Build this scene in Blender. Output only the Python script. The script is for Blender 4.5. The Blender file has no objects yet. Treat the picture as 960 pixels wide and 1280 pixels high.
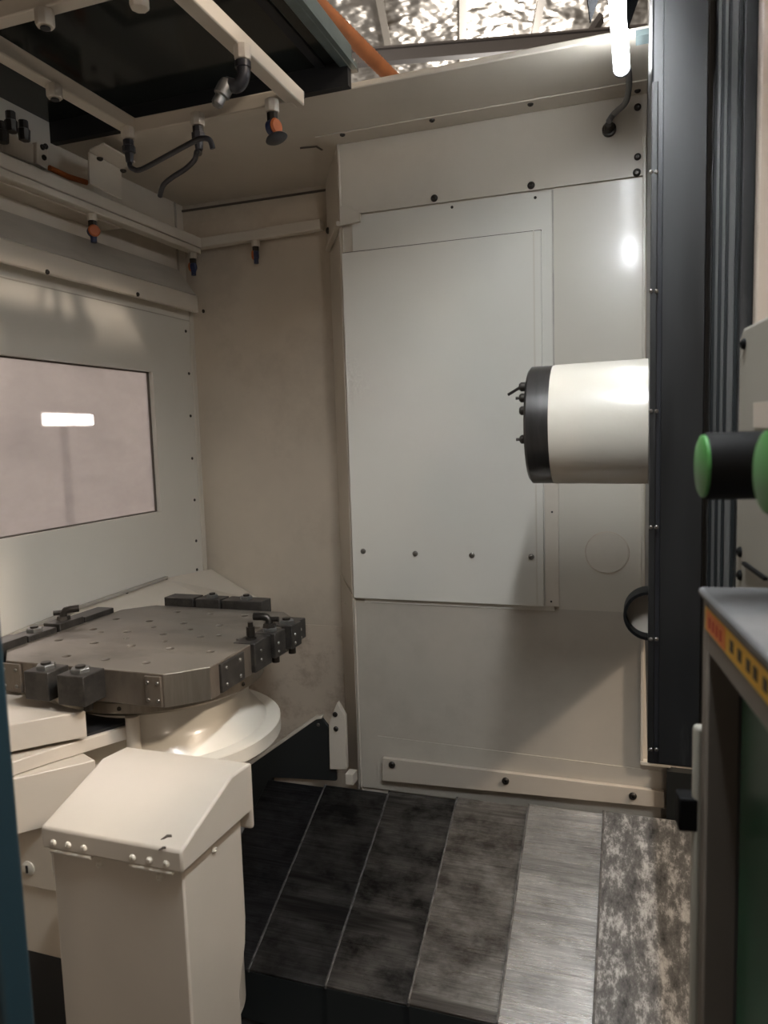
import bpy, bmesh, math, random
import numpy as np
from mathutils import Vector, Matrix
random.seed(4)
scene = bpy.context.scene
COL = scene.collection

# ------------------------------------------------------------------ camera
F = 930.0
def _n(v): return v / np.linalg.norm(v)
_Y = _n(np.array([320., -106., F]))
_X = np.array([2610., 16., -F]); _X = _n(_X - _Y * _X.dot(_Y))
_Z = _n(np.cross(_X, _Y))
if _Z[1] > 0: _Z = -_Z
CM = np.stack([_X, _Y, _Z])                 # world = CM @ (right, down, forward)
CAM = np.array([0., 0., 1.55])
cam_data = bpy.data.cameras.new('camera'); cam = bpy.data.objects.new('camera', cam_data); COL.objects.link(cam)
m = Matrix.Identity(4)
for i in range(3):
    m[i][0] = CM[i, 0]; m[i][1] = -CM[i, 1]; m[i][2] = -CM[i, 2]; m[i][3] = CAM[i]
cam.matrix_world = m
cam_data.sensor_fit = 'VERTICAL'; cam_data.sensor_height = 36.0; cam_data.lens = 36.0 * F / 1280.0
cam_data.clip_start = 0.02; cam_data.clip_end = 200
cam_data.dof.use_dof = True; cam_data.dof.focus_distance = 2.0; cam_data.dof.aperture_fstop = 7.0
scene.camera = cam

# ------------------------------------------------------------------ world, light, exposure
w = bpy.data.worlds.new('workshop_air'); scene.world = w; w.use_nodes = True
bg = w.node_tree.nodes['Background']; bg.inputs[0].default_value = (1.0, 0.86, 0.72, 1); bg.inputs[1].default_value = 0.055
vs = scene.view_settings
vs.view_transform = 'Standard'; vs.look = 'None'; vs.exposure = 0.80; vs.gamma = 1.0; vs.use_curve_mapping = False
TUBE_POWER = 24.0; NEAR_TUBE_POWER = 195.0
def lamp(name, loc, energy, radius, color):
    l = bpy.data.lights.new(name, 'POINT'); l.energy = energy; l.shadow_soft_size = radius; l.color = color
    o = bpy.data.objects.new(name, l); COL.objects.link(o); o.location = loc
    return o
lamp('unseen_workshop_light', (2.0, -2.4, 2.7), 42, 0.25, (1.0, 0.82, 0.66))
lamp('unseen_workshop_light', (4.2, 0.4, 5.0), 520, 0.2, (1.0, 0.84, 0.68))
lamp('unseen_workshop_light', (-5.5, 4.5, 4.6), 480, 0.3, (1.0, 0.95, 0.9))  # unseen light added to brighten the hall and window pane
lamp('unseen_workshop_light', (-2.0, 11.5, 4.2), 330, 0.3, (1.0, 0.93, 0.85))  # unseen light added to brighten the foil roof

# ------------------------------------------------------------------ pixel -> place on a known plane
def ray(px, py): return CM @ np.array([px - 480., py - 640., F])
def onX(px, py, X): r = ray(px, py); return Vector(CAM + r * (X / r[0]))
def onY(px, py, Y): r = ray(px, py); return Vector(CAM + r * (Y / r[1]))
def onZ(px, py, Z): r = ray(px, py); return Vector(CAM + r * ((Z - CAM[2]) / r[2]))
def onP(px, py, p0, nrm):
    r = Vector(ray(px, py)); c = Vector(CAM); return c + r * ((Vector(p0) - c).dot(Vector(nrm)) / r.dot(Vector(nrm)))

# ------------------------------------------------------------------ materials
MATS = {}
def mat(name, col, rough=0.5, metal=0.0, var=0.0, vscale=3.0, bump=0.0, bscale=60.0, dirt=None, dscale=2.0, damt=0.5, stretch=None, coat=0.0, rvar=0.0, spec=0.5):
    M = bpy.data.materials.new(name); M.use_nodes = True
    nt = M.node_tree; N = nt.nodes; L = nt.links
    b = N['Principled BSDF']
    b.inputs['Roughness'].default_value = rough; b.inputs['Metallic'].default_value = metal
    b.inputs['Coat Weight'].default_value = coat; b.inputs['Coat Roughness'].default_value = 0.12
    b.inputs['Specular IOR Level'].default_value = spec
    b.inputs['Base Color'].default_value = (*col, 1)
    tc = N.new('ShaderNodeTexCoord'); mp = N.new('ShaderNodeMapping')
    if stretch: mp.inputs['Scale'].default_value = stretch
    L.new(tc.outputs['Object'], mp.inputs['Vector'])
    out = None
    def noise(scale, detail=5, rgh=0.6):
        n = N.new('ShaderNodeTexNoise'); n.inputs['Scale'].default_value = scale
        n.inputs['Detail'].default_value = detail; n.inputs['Roughness'].default_value = rgh
        L.new(mp.outputs[0], n.inputs['Vector']); return n.outputs['Fac']
    def ramp(src, p0, p1, c0, c1):
        r = N.new('ShaderNodeValToRGB'); r.color_ramp.elements[0].position = p0; r.color_ramp.elements[1].position = p1
        r.color_ramp.elements[0].color = c0; r.color_ramp.elements[1].color = c1
        L.new(src, r.inputs[0]); return r.outputs[0]
    if var:
        f = noise(vscale)
        lo = tuple(max(0, c * (1 - var)) for c in col) + (1,); hi = tuple(min(1, c * (1 + var)) for c in col) + (1,)
        out = ramp(f, 0.3, 0.7, lo, hi)
        if rvar:
            rr = ramp(f, 0.3, 0.7, (rough * (1 - rvar),) * 3 + (1,), (min(1, rough * (1 + rvar)),) * 3 + (1,))
            L.new(rr, b.inputs['Roughness'])
    if dirt:
        f = noise(dscale, 8, 0.7)
        fac = ramp(f, 0.5, 0.72, (0, 0, 0, 1), (damt, damt, damt, 1))
        mx = N.new('ShaderNodeMix'); mx.data_type = 'RGBA'
        L.new(fac, mx.inputs[0])
        if out: L.new(out, mx.inputs[6])
        else: mx.inputs[6].default_value = (*col, 1)
        mx.inputs[7].default_value = (*dirt, 1); out = mx.outputs[2]
    if out: L.new(out, b.inputs['Base Color'])
    if bump:
        n = noise(bscale, 3)
        bp = N.new('ShaderNodeBump'); bp.inputs['Strength'].default_value = bump; bp.inputs['Distance'].default_value = 0.002
        L.new(n, bp.inputs['Height']); L.new(bp.outputs[0], b.inputs['Normal'])
    MATS[name] = M
    return M
mat('cream', (0.60, 0.545, 0.465), 0.38, var=0.05, vscale=2.5, bump=0.12, bscale=35, dirt=(0.34, 0.29, 0.23), dscale=3.0, damt=0.18)
mat('cream_gloss', (0.585, 0.545, 0.47), 0.30, var=0.04, vscale=2.0, bump=0.3, bscale=22, coat=0.25)
mat('cream_worn', (0.48, 0.44, 0.378), 0.34, var=0.09, vscale=2.2, bump=0.15, bscale=30, dirt=(0.30, 0.25, 0.20), dscale=2.4, damt=0.35)
mat('cream_panel', (0.64, 0.615, 0.555), 0.42, var=0.03, vscale=2.0, bump=0.08, bscale=40)
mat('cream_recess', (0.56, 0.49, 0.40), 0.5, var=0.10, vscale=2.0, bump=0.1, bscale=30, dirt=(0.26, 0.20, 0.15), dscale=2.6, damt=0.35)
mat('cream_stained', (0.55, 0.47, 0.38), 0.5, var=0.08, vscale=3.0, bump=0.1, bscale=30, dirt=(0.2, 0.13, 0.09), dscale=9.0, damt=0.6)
mat('cream_dirty', (0.42, 0.39, 0.34), 0.6, var=0.18, vscale=9.0, dirt=(0.2, 0.18, 0.15), dscale=6, damt=0.5, stretch=(1, 0.25, 1))
mat('groove', (0.10, 0.085, 0.07), 0.8)
mat('black_paint', (0.012, 0.013, 0.016), 0.33, var=0.3, vscale=6, dirt=(0.05, 0.05, 0.055), dscale=3, damt=0.5, stretch=(1, 1, 0.25))
mat('black_scuffed', (0.010, 0.011, 0.012), 0.46, var=0.5, vscale=5, dirt=(0.13, 0.13, 0.13), dscale=2.2, damt=0.75, stretch=(3, 3, 0.35), rvar=0.2)
mat('grey_slat', (0.17, 0.17, 0.165), 0.38, metal=0.5, var=0.35, vscale=10, dirt=(0.03, 0.03, 0.03), dscale=6, damt=0.7, stretch=(3, 3, 0.1))
mat('black_plate', (0.014, 0.017, 0.018), 0.45)
mat('dark', (0.008, 0.008, 0.009), 0.6)
mat('pallet_top', (0.17, 0.15, 0.125), 0.42, metal=0.35, var=0.3, vscale=7, dirt=(0.04, 0.03, 0.022), dscale=10, damt=0.5, rvar=0.25, stretch=(0.5, 1, 1))
mat('pallet_side', (0.15, 0.125, 0.10), 0.42, metal=0.45, var=0.5, vscale=14, dirt=(0.035, 0.022, 0.014), dscale=14, damt=0.8, stretch=(1, 1, 0.4))
mat('steel_block', (0.045, 0.041, 0.037), 0.45, metal=0.5, var=0.4, vscale=25, dirt=(0.10, 0.09, 0.075), dscale=40, damt=0.5)
mat('wiper', (0.11, 0.105, 0.10), 0.5, metal=0.4, var=0.6, vscale=60)
mat('cream_tan', (0.50, 0.445, 0.375), 0.42, var=0.05, vscale=4, bump=0.1, bscale=35)
mat('bright_steel', (0.30, 0.27, 0.23), 0.38, metal=0.9, var=0.12, vscale=30, stretch=(4, 4, 0.3))
mat('bolt_dark', (0.05, 0.045, 0.04), 0.35, metal=0.8)
mat('bolt_steel', (0.25, 0.24, 0.22), 0.3, metal=0.9)
mat('nose_steel', (0.075, 0.072, 0.07), 0.3, metal=0.8, var=0.2, vscale=20, stretch=(3, 0.5, 0.5))
mat('pipe_dark', (0.035, 0.035, 0.04), 0.35, metal=0.3)
mat('steel_fitting', (0.22, 0.22, 0.21), 0.4, metal=0.8, var=0.2, vscale=40)
mat('blue_plastic', (0.012, 0.022, 0.07), 0.4)
mat('orange_plastic', (0.45, 0.12, 0.03), 0.45)
mat('hose', (0.24, 0.085, 0.03), 0.5, var=0.2, vscale=20)
mat('frame_metal', (0.16, 0.20, 0.20), 0.35, metal=0.5, var=0.2, vscale=12)
mat('black_glass', (0.018, 0.022, 0.021), 0.12, var=0.3, vscale=5, spec=0.35)
mat('teal_door', (0.004, 0.016, 0.024), 0.45)
mat('teal_light', (0.004, 0.020, 0.028), 0.5)
mat('door_beige', (0.42, 0.36, 0.30), 0.4, var=0.06)
mat('cabinet', (0.14, 0.12, 0.10), 0.5, var=0.08, vscale=6)
mat('cabinet_panel', (0.23, 0.215, 0.18), 0.5, var=0.06, vscale=6)
mat('cabinet_top', (0.11, 0.11, 0.113), 0.5, var=0.25, vscale=14)
mat('green_cap', (0.045, 0.20, 0.04), 0.4)
mat('green_panel', (0.01, 0.065, 0.032), 0.25, var=0.3, vscale=5)
mat('black_rubber', (0.006, 0.006, 0.006), 0.6, spec=0.08)
mat('label_yellow', (0.72, 0.42, 0.02), 0.5)
mat('label_orange', (0.70, 0.20, 0.02), 0.5)
mat('label_ink', (0.05, 0.035, 0.01), 0.6)
mat('label_red', (0.5, 0.04, 0.01), 0.6)
mat('roof_steel', (0.085, 0.075, 0.07), 0.6)
mat('purlin', (0.36, 0.33, 0.29), 0.45, metal=0.2)
mat('concrete', (0.16, 0.15, 0.14), 0.8, var=0.2)
mat('hall_wall', (0.60, 0.585, 0.57), 0.7, var=0.1, vscale=0.6)
mat('foil', (0.56, 0.53, 0.49), 0.40, metal=0.9, var=0.2, vscale=1.2, bump=1.0, bscale=1.6)
MATS['foil'].node_tree.nodes['Bump'].inputs['Distance'].default_value = 0.25
mat('trough', (0.005, 0.005, 0.006), 0.8, spec=0.02)
mat('rubber_grey', (0.20, 0.20, 0.20), 0.5)
mat('paint_chip', (0.06, 0.045, 0.035), 0.7)

def way_mat(i, col, dirt, damt, rough, metal=0.85):
    M = bpy.data.materials.new('way_steel_%d' % i); M.use_nodes = True; nt = M.node_tree; N = nt.nodes; L = nt.links
    b = N['Principled BSDF']; b.inputs['Metallic'].default_value = metal
    tc = N.new('ShaderNodeTexCoord')
    def noise(scale, mscale, detail, rgh=.6):
        mp = N.new('ShaderNodeMapping'); mp.inputs['Scale'].default_value = mscale; mp.inputs['Location'].default_value = (i * 3.1, i * 1.7, 0)
        L.new(tc.outputs['Object'], mp.inputs[0]); n = N.new('ShaderNodeTexNoise'); n.inputs['Scale'].default_value = scale
        n.inputs['Detail'].default_value = detail; n.inputs['Roughness'].default_value = rgh; L.new(mp.outputs[0], n.inputs['Vector']); return n.outputs['Fac']
    def rng(src, a, b_, c, d):
        r = N.new('ShaderNodeMapRange'); r.inputs[1].default_value = a; r.inputs[2].default_value = b_; r.inputs[3].default_value = c; r.inputs[4].default_value = d
        L.new(src, r.inputs[0]); return r.outputs[0]
    patch = rng(noise(11, (.7, 1.1, 1.1), 7, .65), .36, .64, 0, 1)
    rows = rng(noise(12, (.10, 1.5, 1.5), 3), .46, .66, .0, .9)
    streak = rng(noise(110, (.035, 1.6, 1.6), 6, .8), .34, .66, .62, 1.32)
    mul = N.new('ShaderNodeMath'); mul.operation = 'MAXIMUM'; L.new(patch, mul.inputs[0]); L.new(rows, mul.inputs[1])
    fac = rng(mul.outputs[0], 0, 1, 0, damt)
    mx = N.new('ShaderNodeMix'); mx.data_type = 'RGBA'; L.new(fac, mx.inputs[0]); mx.inputs[6].default_value = (*col, 1); mx.inputs[7].default_value = (*dirt, 1)
    vm = N.new('ShaderNodeVectorMath'); vm.operation = 'SCALE'; L.new(mx.outputs[2], vm.inputs[0]); L.new(streak, vm.inputs[3])
    L.new(vm.outputs[0], b.inputs['Base Color'])
    L.new(rng(streak, .62, 1.32, rough * 1.3, rough * .85), b.inputs['Roughness'])
    bp = N.new('ShaderNodeBump'); bp.inputs['Strength'].default_value = .18; bp.inputs['Distance'].default_value = .001; L.new(streak, bp.inputs['Height']); L.new(bp.outputs[0], b.inputs['Normal'])
    return M
W = [way_mat(0, (0.07, 0.07, 0.075), (0.014, 0.014, 0.015), .75, .34),
     way_mat(1, (0.11, 0.107, 0.105), (0.016, 0.016, 0.016), .9, .32),
     way_mat(2, (0.19, 0.18, 0.17), (0.02, 0.019, 0.018), .95, .30),
     way_mat(3, (0.40, 0.375, 0.345), (0.07, 0.06, 0.052), .9, .29),
     way_mat(4, (0.62, 0.60, 0.57), (0.24, 0.23, 0.215), .75, .27)]
# scaly, half-stripped last plate
def scaly():
    M = bpy.data.materials.new('scaly_steel'); M.use_nodes = True; nt = M.node_tree; N = nt.nodes; L = nt.links
    b = N['Principled BSDF']; b.inputs['Roughness'].default_value = 0.5; b.inputs['Metallic'].default_value = 0.25
    tc = N.new('ShaderNodeTexCoord')
    mp = N.new('ShaderNodeMapping'); mp.inputs['Scale'].default_value = (1.35, 0.7, 0.7); L.new(tc.outputs['Object'], mp.inputs[0])
    n = N.new('ShaderNodeTexNoise'); n.inputs['Scale'].default_value = 17; n.inputs['Detail'].default_value = 12; n.inputs['Roughness'].default_value = 0.78
    L.new(mp.outputs[0], n.inputs['Vector'])
    r = N.new('ShaderNodeValToRGB'); e = r.color_ramp.elements
    e[0].position = 0.34; e[0].color = (0.022, 0.022, 0.022, 1); e[1].position = 0.7; e[1].color = (0.60, 0.595, 0.58, 1)
    x = e.new(0.5); x.color = (0.13, 0.128, 0.125, 1); x = e.new(0.57); x.color = (0.36, 0.355, 0.345, 1)
    L.new(n.outputs['Fac'], r.inputs[0]); L.new(r.outputs[0], b.inputs['Base Color'])
    bp = N.new('ShaderNodeBump'); bp.inputs['Strength'].default_value = 0.3; bp.inputs['Distance'].default_value = 0.002
    L.new(n.outputs['Fac'], bp.inputs['Height']); L.new(bp.outputs[0], b.inputs['Normal'])
    MATS['scaly'] = M; return M
W.append(scaly())
def emit(name, col, strength):
    M = bpy.data.materials.new(name); M.use_nodes = True; nt = M.node_tree
    e = nt.nodes.new('ShaderNodeEmission'); e.inputs[0].default_value = (*col, 1); e.inputs[1].default_value = strength
    nt.links.new(e.outputs[0], nt.nodes['Material Output'].inputs[0]); MATS[name] = M
emit('tube_light', (0.93, 0.97, 1.0), TUBE_POWER)
emit('near_tube_light', (0.93, 0.97, 1.0), NEAR_TUBE_POWER)
emit('hall_tube', (1.0, 0.97, 0.9), 14.0)
def pane_mat():
    # scratched polycarbonate: hazy, part see-through, part mirror
    M = bpy.data.materials.new('pane'); M.use_nodes = True; nt = M.node_tree; N = nt.nodes; L = nt.links
    b = N['Principled BSDF']; out = N['Material Output']
    b.inputs['Base Color'].default_value = (0.52, 0.50, 0.51, 1); b.inputs['Roughness'].default_value = 0.16; b.inputs['Specular IOR Level'].default_value = 0.8
    t = N.new('ShaderNodeBsdfTransparent'); t.inputs[0].default_value = (0.97, 0.93, 0.92, 1)
    mx = N.new('ShaderNodeMixShader'); tl_ = N.new('ShaderNodeBsdfTranslucent'); tl_.inputs[0].default_value = (.75, .68, .66, 1); ad = N.new('ShaderNodeMixShader'); ad.inputs[0].default_value = .45; L.new(b.outputs[0], ad.inputs[1]); L.new(tl_.outputs[0], ad.inputs[2])
    tc = N.new('ShaderNodeTexCoord'); n = N.new('ShaderNodeTexNoise'); n.inputs['Scale'].default_value = 5; n.inputs['Detail'].default_value = 7
    mp = N.new('ShaderNodeMapping'); mp.inputs['Scale'].default_value = (1, 0.6, 1.2); L.new(tc.outputs['Object'], mp.inputs[0]); L.new(mp.outputs[0], n.inputs['Vector'])
    r = N.new('ShaderNodeMapRange'); r.inputs[1].default_value = 0.3; r.inputs[2].default_value = 0.7; r.inputs[3].default_value = 0.35; r.inputs[4].default_value = 0.75
    L.new(n.outputs['Fac'], r.inputs[0]); L.new(r.outputs[0], mx.inputs[0])
    L.new(t.outputs[0], mx.inputs[1]); L.new(ad.outputs[0], mx.inputs[2]); L.new(mx.outputs[0], out.inputs[0])
    MATS['pane'] = M
pane_mat()

# ------------------------------------------------------------------ mesh helpers
class B:
    def __init__(s): s.bm = bmesh.new()
    def box(s, x0, x1, y0, y1, z0, z1, rz=0, about=None):
        vs_ = [s.bm.verts.new((x, y, z)) for z in (min(z0, z1), max(z0, z1)) for y in (min(y0, y1), max(y0, y1)) for x in (min(x0, x1), max(x0, x1))]
        for f in ((0, 2, 3, 1), (4, 5, 7, 6), (0, 1, 5, 4), (2, 6, 7, 3), (0, 4, 6, 2), (1, 3, 7, 5)): s.bm.faces.new([vs_[i] for i in f])
        if rz: bmesh.ops.rotate(s.bm, verts=vs_, cent=about, matrix=Matrix.Rotation(rz, 3, 'Z'))
        return s
    def prism(s, pts, ext):
        """closed polygon swept along ext"""
        ext = Vector(ext); a = [s.bm.verts.new(Vector(p)) for p in pts]; b = [s.bm.verts.new(Vector(p) + ext) for p in pts]
        n = len(a); s.bm.faces.new(a[::-1]); s.bm.faces.new(b)
        for i in range(n): s.bm.faces.new((a[i], a[(i + 1) % n], b[(i + 1) % n], b[i]))
        bmesh.ops.recalc_face_normals(s.bm, faces=s.bm.faces[:]); return s
    def faces(s, verts, polys):
        v = [s.bm.verts.new(Vector(p)) for p in verts]
        for f in polys: s.bm.faces.new([v[i] for i in f])
        bmesh.ops.recalc_face_normals(s.bm, faces=s.bm.faces[:]); return s
    def cyl(s, p0, p1, r0, r1=None, n=20, cap=True, phase=0):
        return s.lathe(p0, p1, [(0, r0), (1, r0 if r1 is None else r1)], n, cap, phase)
    def lathe(s, p0, p1, prof, n=32, cap=True, phase=0):
        """profile [(t along p0->p1, radius)]"""
        p0 = Vector(p0); p1 = Vector(p1); d = (p1 - p0); ax = d.normalized()
        u = ax.orthogonal().normalized(); v = ax.cross(u); rings = []
        for t, r in prof:
            c = p0 + d * t
            rings.append([s.bm.verts.new(c + (u * math.cos(2 * math.pi * k / n + phase) + v * math.sin(2 * math.pi * k / n + phase)) * max(r, 1e-5)) for k in range(n)])
        for a, b in zip(rings, rings[1:]):
            for k in range(n): s.bm.faces.new((a[k], a[(k + 1) % n], b[(k + 1) % n], b[k]))
        if cap: s.bm.faces.new(rings[0][::-1]); s.bm.faces.new(rings[-1])
        bmesh.ops.recalc_face_normals(s.bm, faces=s.bm.faces[:]); return s
    def tube(s, pts, r, n=12, corr=None):
        pts = [Vector(p) for p in pts]; rings = []; up = None
        for i, p in enumerate(pts):
            t = (pts[min(i + 1, len(pts) - 1)] - pts[max(i - 1, 0)]).normalized()
            u = t.orthogonal().normalized() if up is None else (up - t * up.dot(t)).normalized()
            up = u; v = t.cross(u); rr = r if corr is None else r * (1 + corr * (i % 2))
            rings.append([s.bm.verts.new(p + (u * math.cos(2 * math.pi * k / n) + v * math.sin(2 * math.pi * k / n)) * rr) for k in range(n)])
        for a, b in zip(rings, rings[1:]):
            for k in range(n): s.bm.faces.new((a[k], a[(k + 1) % n], b[(k + 1) % n], b[k]))
        s.bm.faces.new(rings[0][::-1]); s.bm.faces.new(rings[-1])
        bmesh.ops.recalc_face_normals(s.bm, faces=s.bm.faces[:]); return s
    def beam(s, p0, p1, wdt, hgt, up=(0, 0, 1)):
        """square bar between two points"""
        p0 = Vector(p0); p1 = Vector(p1); d = (p1 - p0).normalized(); side = d.cross(Vector(up)).normalized(); u = side.cross(d)
        q = [p0 + side * a * wdt / 2 + u * b * hgt / 2 for a, b in ((-1, -1), (1, -1), (1, 1), (-1, 1))]
        return s.prism(q, p1 - p0)
    def mesh(s, name):
        me = bpy.data.meshes.new(name); s.bm.to_mesh(me); s.bm.free(); return me
    def build(s, name, material, parent=None, bevel=0, smooth=False, seg=2):
        return link(name, s.mesh(name), material, parent, bevel, smooth, seg)
def link(name, me, material, parent=None, bevel=0, smooth=False, seg=2):
    if not me.materials: me.materials.append(MATS[material] if isinstance(material, str) else material)
    if smooth or bevel:
        for p in me.polygons: p.use_smooth = True
        me.set_sharp_from_angle(angle=math.radians(38))
    o = bpy.data.objects.new(name, me); COL.objects.link(o)
    if parent:
        o.parent = parent; o.location = -root_loc(parent)
    if bevel:
        md = o.modifiers.new('edge', 'BEVEL'); md.width = bevel; md.segments = seg; md.limit_method = 'ANGLE'; md.angle_limit = math.radians(30); md.harden_normals = False
    return o
def root_loc(o):
    v = Vector(o.location)
    while o.parent: o = o.parent; v += Vector(o.location)
    return v
def tag(o, label, cat, group=None):
    o['label'] = label; o['category'] = cat
    if group: o['group'] = group
    return o
def thing(name, loc, label, cat, group=None):
    o = bpy.data.objects.new(name, None); COL.objects.link(o); o.location = loc; o.empty_display_size = 0.05
    return tag(o, label, cat, group)
def struct(o, label=None, cat='structure'):
    o['kind'] = 'structure'
    if label: o['label'] = label; o['category'] = cat
    return o
_bolts = {}
def bolt(p, nrm, r, material, parent, name='bolt', h=None, hexa=False):
    """round (or hex) headed bolt; meshes shared by size"""
    h = h or r * 0.7; key = (round(r, 4), material, round(h, 4), hexa)
    if key not in _bolts:
        b = B()
        if hexa:
            b.lathe((0, 0, -0.001), (0, 0, h), [(0, r), (0.8, r), (1, r * .85)], 6)
        else:
            b.lathe((0, 0, -0.001), (0, 0, h), [(0, r), (0.45, r), (0.8, r * .82), (1, r * .5), (1, r * .42), (0.6, r * .36)], 14)
        me = b.mesh('bolt'); me.materials.append(MATS[material])
        for pl in me.polygons: pl.use_smooth = not hexa
        me.set_sharp_from_angle(angle=math.radians(40)); _bolts[key] = me
    o = bpy.data.objects.new(name, _bolts[key]); COL.objects.link(o)
    o.parent = parent; o.location = Vector(p) - root_loc(parent)
    o.rotation_euler = Vector(nrm).to_track_quat('Z', 'Y').to_euler()
    return o
NY = (0, -1, 0); NX = (1, 0, 0); NZ = (0, 0, 1)

# ================================================================== SETTING
ZC = 2.412; YM = 2.15; YR = 2.46; XW = -1.60; XD = -1.563
# --- main back wall
wb = struct(B().box(-0.86, 0.60, YM + .004, YM + .05, 0.20, ZC + .09).build('wall_back', 'cream'), 'cream sheet metal end wall behind the spindle', 'wall')
def ypoly(pix, Y, name, material, parent, th=0.004, bevel=0.0):
    return B().prism([onY(x, y, Y) for x, y in pix], (0, th, 0)).build(name, material, parent, bevel)
YF = YM - .002
zU = 2.204
wb_up = B().box(-0.846, 0.012, YF - .002, YM + .004, zU + .002, ZC).build('upper_panel', 'cream', wb)
B().box(-0.815, -0.230, YF - .003, YM + .004, 1.03, zU - .003).build('frame_panel', 'cream_panel', wb, .001)
B().prism([(-.855, YF, .42), (.10, YF, .42), (.10, YF, .612), (.004, YF, .612), (.004, YF, 1.036), (-.855, YF, 1.036)], (0, .006, 0)).build('lower_panel', 'cream_worn', wb)
B().box(-.226, .004, YF, YM + .004, 1.036, zU - .003).build('side_panel', 'cream_gloss', wb)
# removable access cover
p0 = onY(430, 317, YF); p1 = onY(681, 757, YF)
ac = B().box(-0.846, p1.x, YF - .016, YF - .003, 1.045, 2.094).build('access_cover', 'cream_panel', wb, .002)
ac['label'] = 'tall flat access cover'
xi = onY(668, 400, YF - .016).x
B().box(xi - .002, xi + .002, YF - .0175, YF - .015, 1.05, 2.094).build('fold_line', 'cream_gloss', ac)
for x, y in ((454, 689), (519, 692), (590, 694), (664, 696)): bolt(onY(x, y, YF - .016), NY, .0085, 'bolt_steel', ac)
B().box(-0.846, p1.x, YF - .0065, YF - .003, 2.094, 2.0975).build('cover_seam', 'groove', wb)
B().box(-0.226 - .0038, -0.226, YF - .0005, YM + .004, 1.62, zU - .004).build('cover_seam', 'cream_dirty', wb)
# guide strip right of cover
st = B().box(p1.x + .003, onY(699, 700, YF).x, YF - .009, YF, 1.045, 1.62).build('guide_strip', 'cream', wb, .001)
for x, y in ((690, 640), (689, 752)): bolt(onY(x, y, YF - .009), NY, .003, 'bolt_dark', st)
for x, y in ((448, 276), (565, 259), (669, 247)): bolt(onY(x, y, YF - .003), NY, .004, 'bolt_dark', wb)
for x, y in ((433, 264), (543, 248), (664, 232), (796, 216)): bolt(onY(x, y, YF), NY, .0105, 'bolt_dark', wb)
for x, y in ((797, 134), (797, 196)): bolt(onY(x, y, YF - .003), NY, .009, 'bolt_dark', wb)
# round plug under the spindle
c = onY(759, 691, YF - .001); r = .058
B().lathe(c + Vector((0, .004, 0)), c + Vector((0, -.002, 0)), [(0, r), (.8, r), (1, r - .002)], 48).build('plug_disc', 'cream', wb)
B().lathe(c + Vector((0, .001, 0)), c + Vector((0, -.0008, 0)), [(0, r + .0025), (1, r + .0025)], 48).build('plug_groove', 'cream_stained', wb)
# pale rim beside the column opening
B().box(0.004, 0.013, YF - .02, YF + .003, 0.615, 2.30).build('opening_rim', 'cream_gloss', wb, .002)
B().box(0.004, 0.085, YF - .02, YF + .003, 0.603, 0.614).build('opening_rim', 'cream_gloss', wb, .002)
# kick strips at the bottom
k1 = ypoly(((472, 920), (830, 965), (831, 1006), (472, 972)), YF - .003, 'kick_plate', 'cream_worn', wb, .006)
k2 = ypoly(((478, 948), (830, 990), (831, 1010), (478, 976)), YF - .020, 'kick_strip', 'cream_tan', wb, .016, .001)
for x, y in ((490, 956), (632, 976), (791, 995)): bolt(onY(x, y, YF - .02), NY, .011, 'bolt_dark', k2)
B().box(0.075, 0.17, YM - .036, YM - .005, 0.2, 0.60).build('corner_post', 'black_plate', wb)

# --- diagonal post and recess
xa, ya = -0.846, YF - .002; xb, yb = -1.02, YR
wd = struct(B().prism([(xa, ya, .35), (xb, yb, .35), (xb, yb + .02, .35), (xa, ya + .03, .35)], (0, 0, ZC - .35)).build('wall_diagonal', 'cream'), 'narrow slanting cream panel joining end wall and recess', 'wall')
dn = Vector((-(yb - ya), (xb - xa), 0)).normalized()
def diag(t, off=0.0): return Vector((xa + (xb - xa) * t, ya + (yb - ya) * t, 0)) + dn * off
# upper cover lapping over the post, ends in a slanted hem
zs0 = onY(438, 262, YM).z
uc = B().prism([diag(-.02, .001) + Vector((0, 0, ZC - .002)), diag(.98, .001) + Vector((0, 0, ZC - .002)), diag(.98, .001) + Vector((0, 0, 2.185)), diag(-.02, .001) + Vector((0, 0, 2.175))], dn * .006).build('upper_post_cover', 'cream', wd, .001)
B().prism([(-.846, YF - .002, 2.232), (-.846, YF - .002, 2.176), (-.785, YF - .002, 2.180), (-.785, YF - .002, 2.205), (-.83, YF - .002, 2.232)], (0, -.010, 0)).build('hem_tab', 'cream', wd, .001)
B().prism([diag(0, .007) + Vector((0, 0, 2.19)), diag(.9, .007) + Vector((0, 0, 2.19)), diag(.9, .007) + Vector((0, 0, 2.178)), diag(0, .007) + Vector((0, 0, 2.176))], dn * .012).build('hem_flange', 'cream', wd, .001)
bolt(diag(.86, .008) + Vector((0, 0, 2.245)), dn, .011, 'bolt_dark', wd)
lp = B().prism([diag(-.02, .001) + Vector((0, 0, .42)), diag(.97, .001) + Vector((0, 0, .42)), diag(.97, .001) + Vector((0, 0, 1.055)), diag(-.02, .001) + Vector((0, 0, 1.042))], dn * .004).build('lower_post_panel', 'cream', wd, .001)
bolt(diag(.6, .005) + Vector((0, 0, .98)), dn, .006, 'cream', wd)
# foot bracket of the post
fb = B().prism([onY(411, 905, 2.10), onY(421, 878, 2.10), onY(431, 895, 2.10), onY(433, 962, 2.10), onY(412, 962, 2.10)], (0, .02, 0)).build('foot_bracket', 'cream', wd, .002)
for x, y in ((419, 893), (420, 911)): bolt(onY(x, y, 2.10), NY, .0085, 'bolt_dark', fb)
B().box(*sorted((onY(431, 965, 2.09).x, onY(441, 965, 2.09).x)), 2.09, 2.13, .45, .485).build('foot_clip', 'cream', wd, .002)

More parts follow.
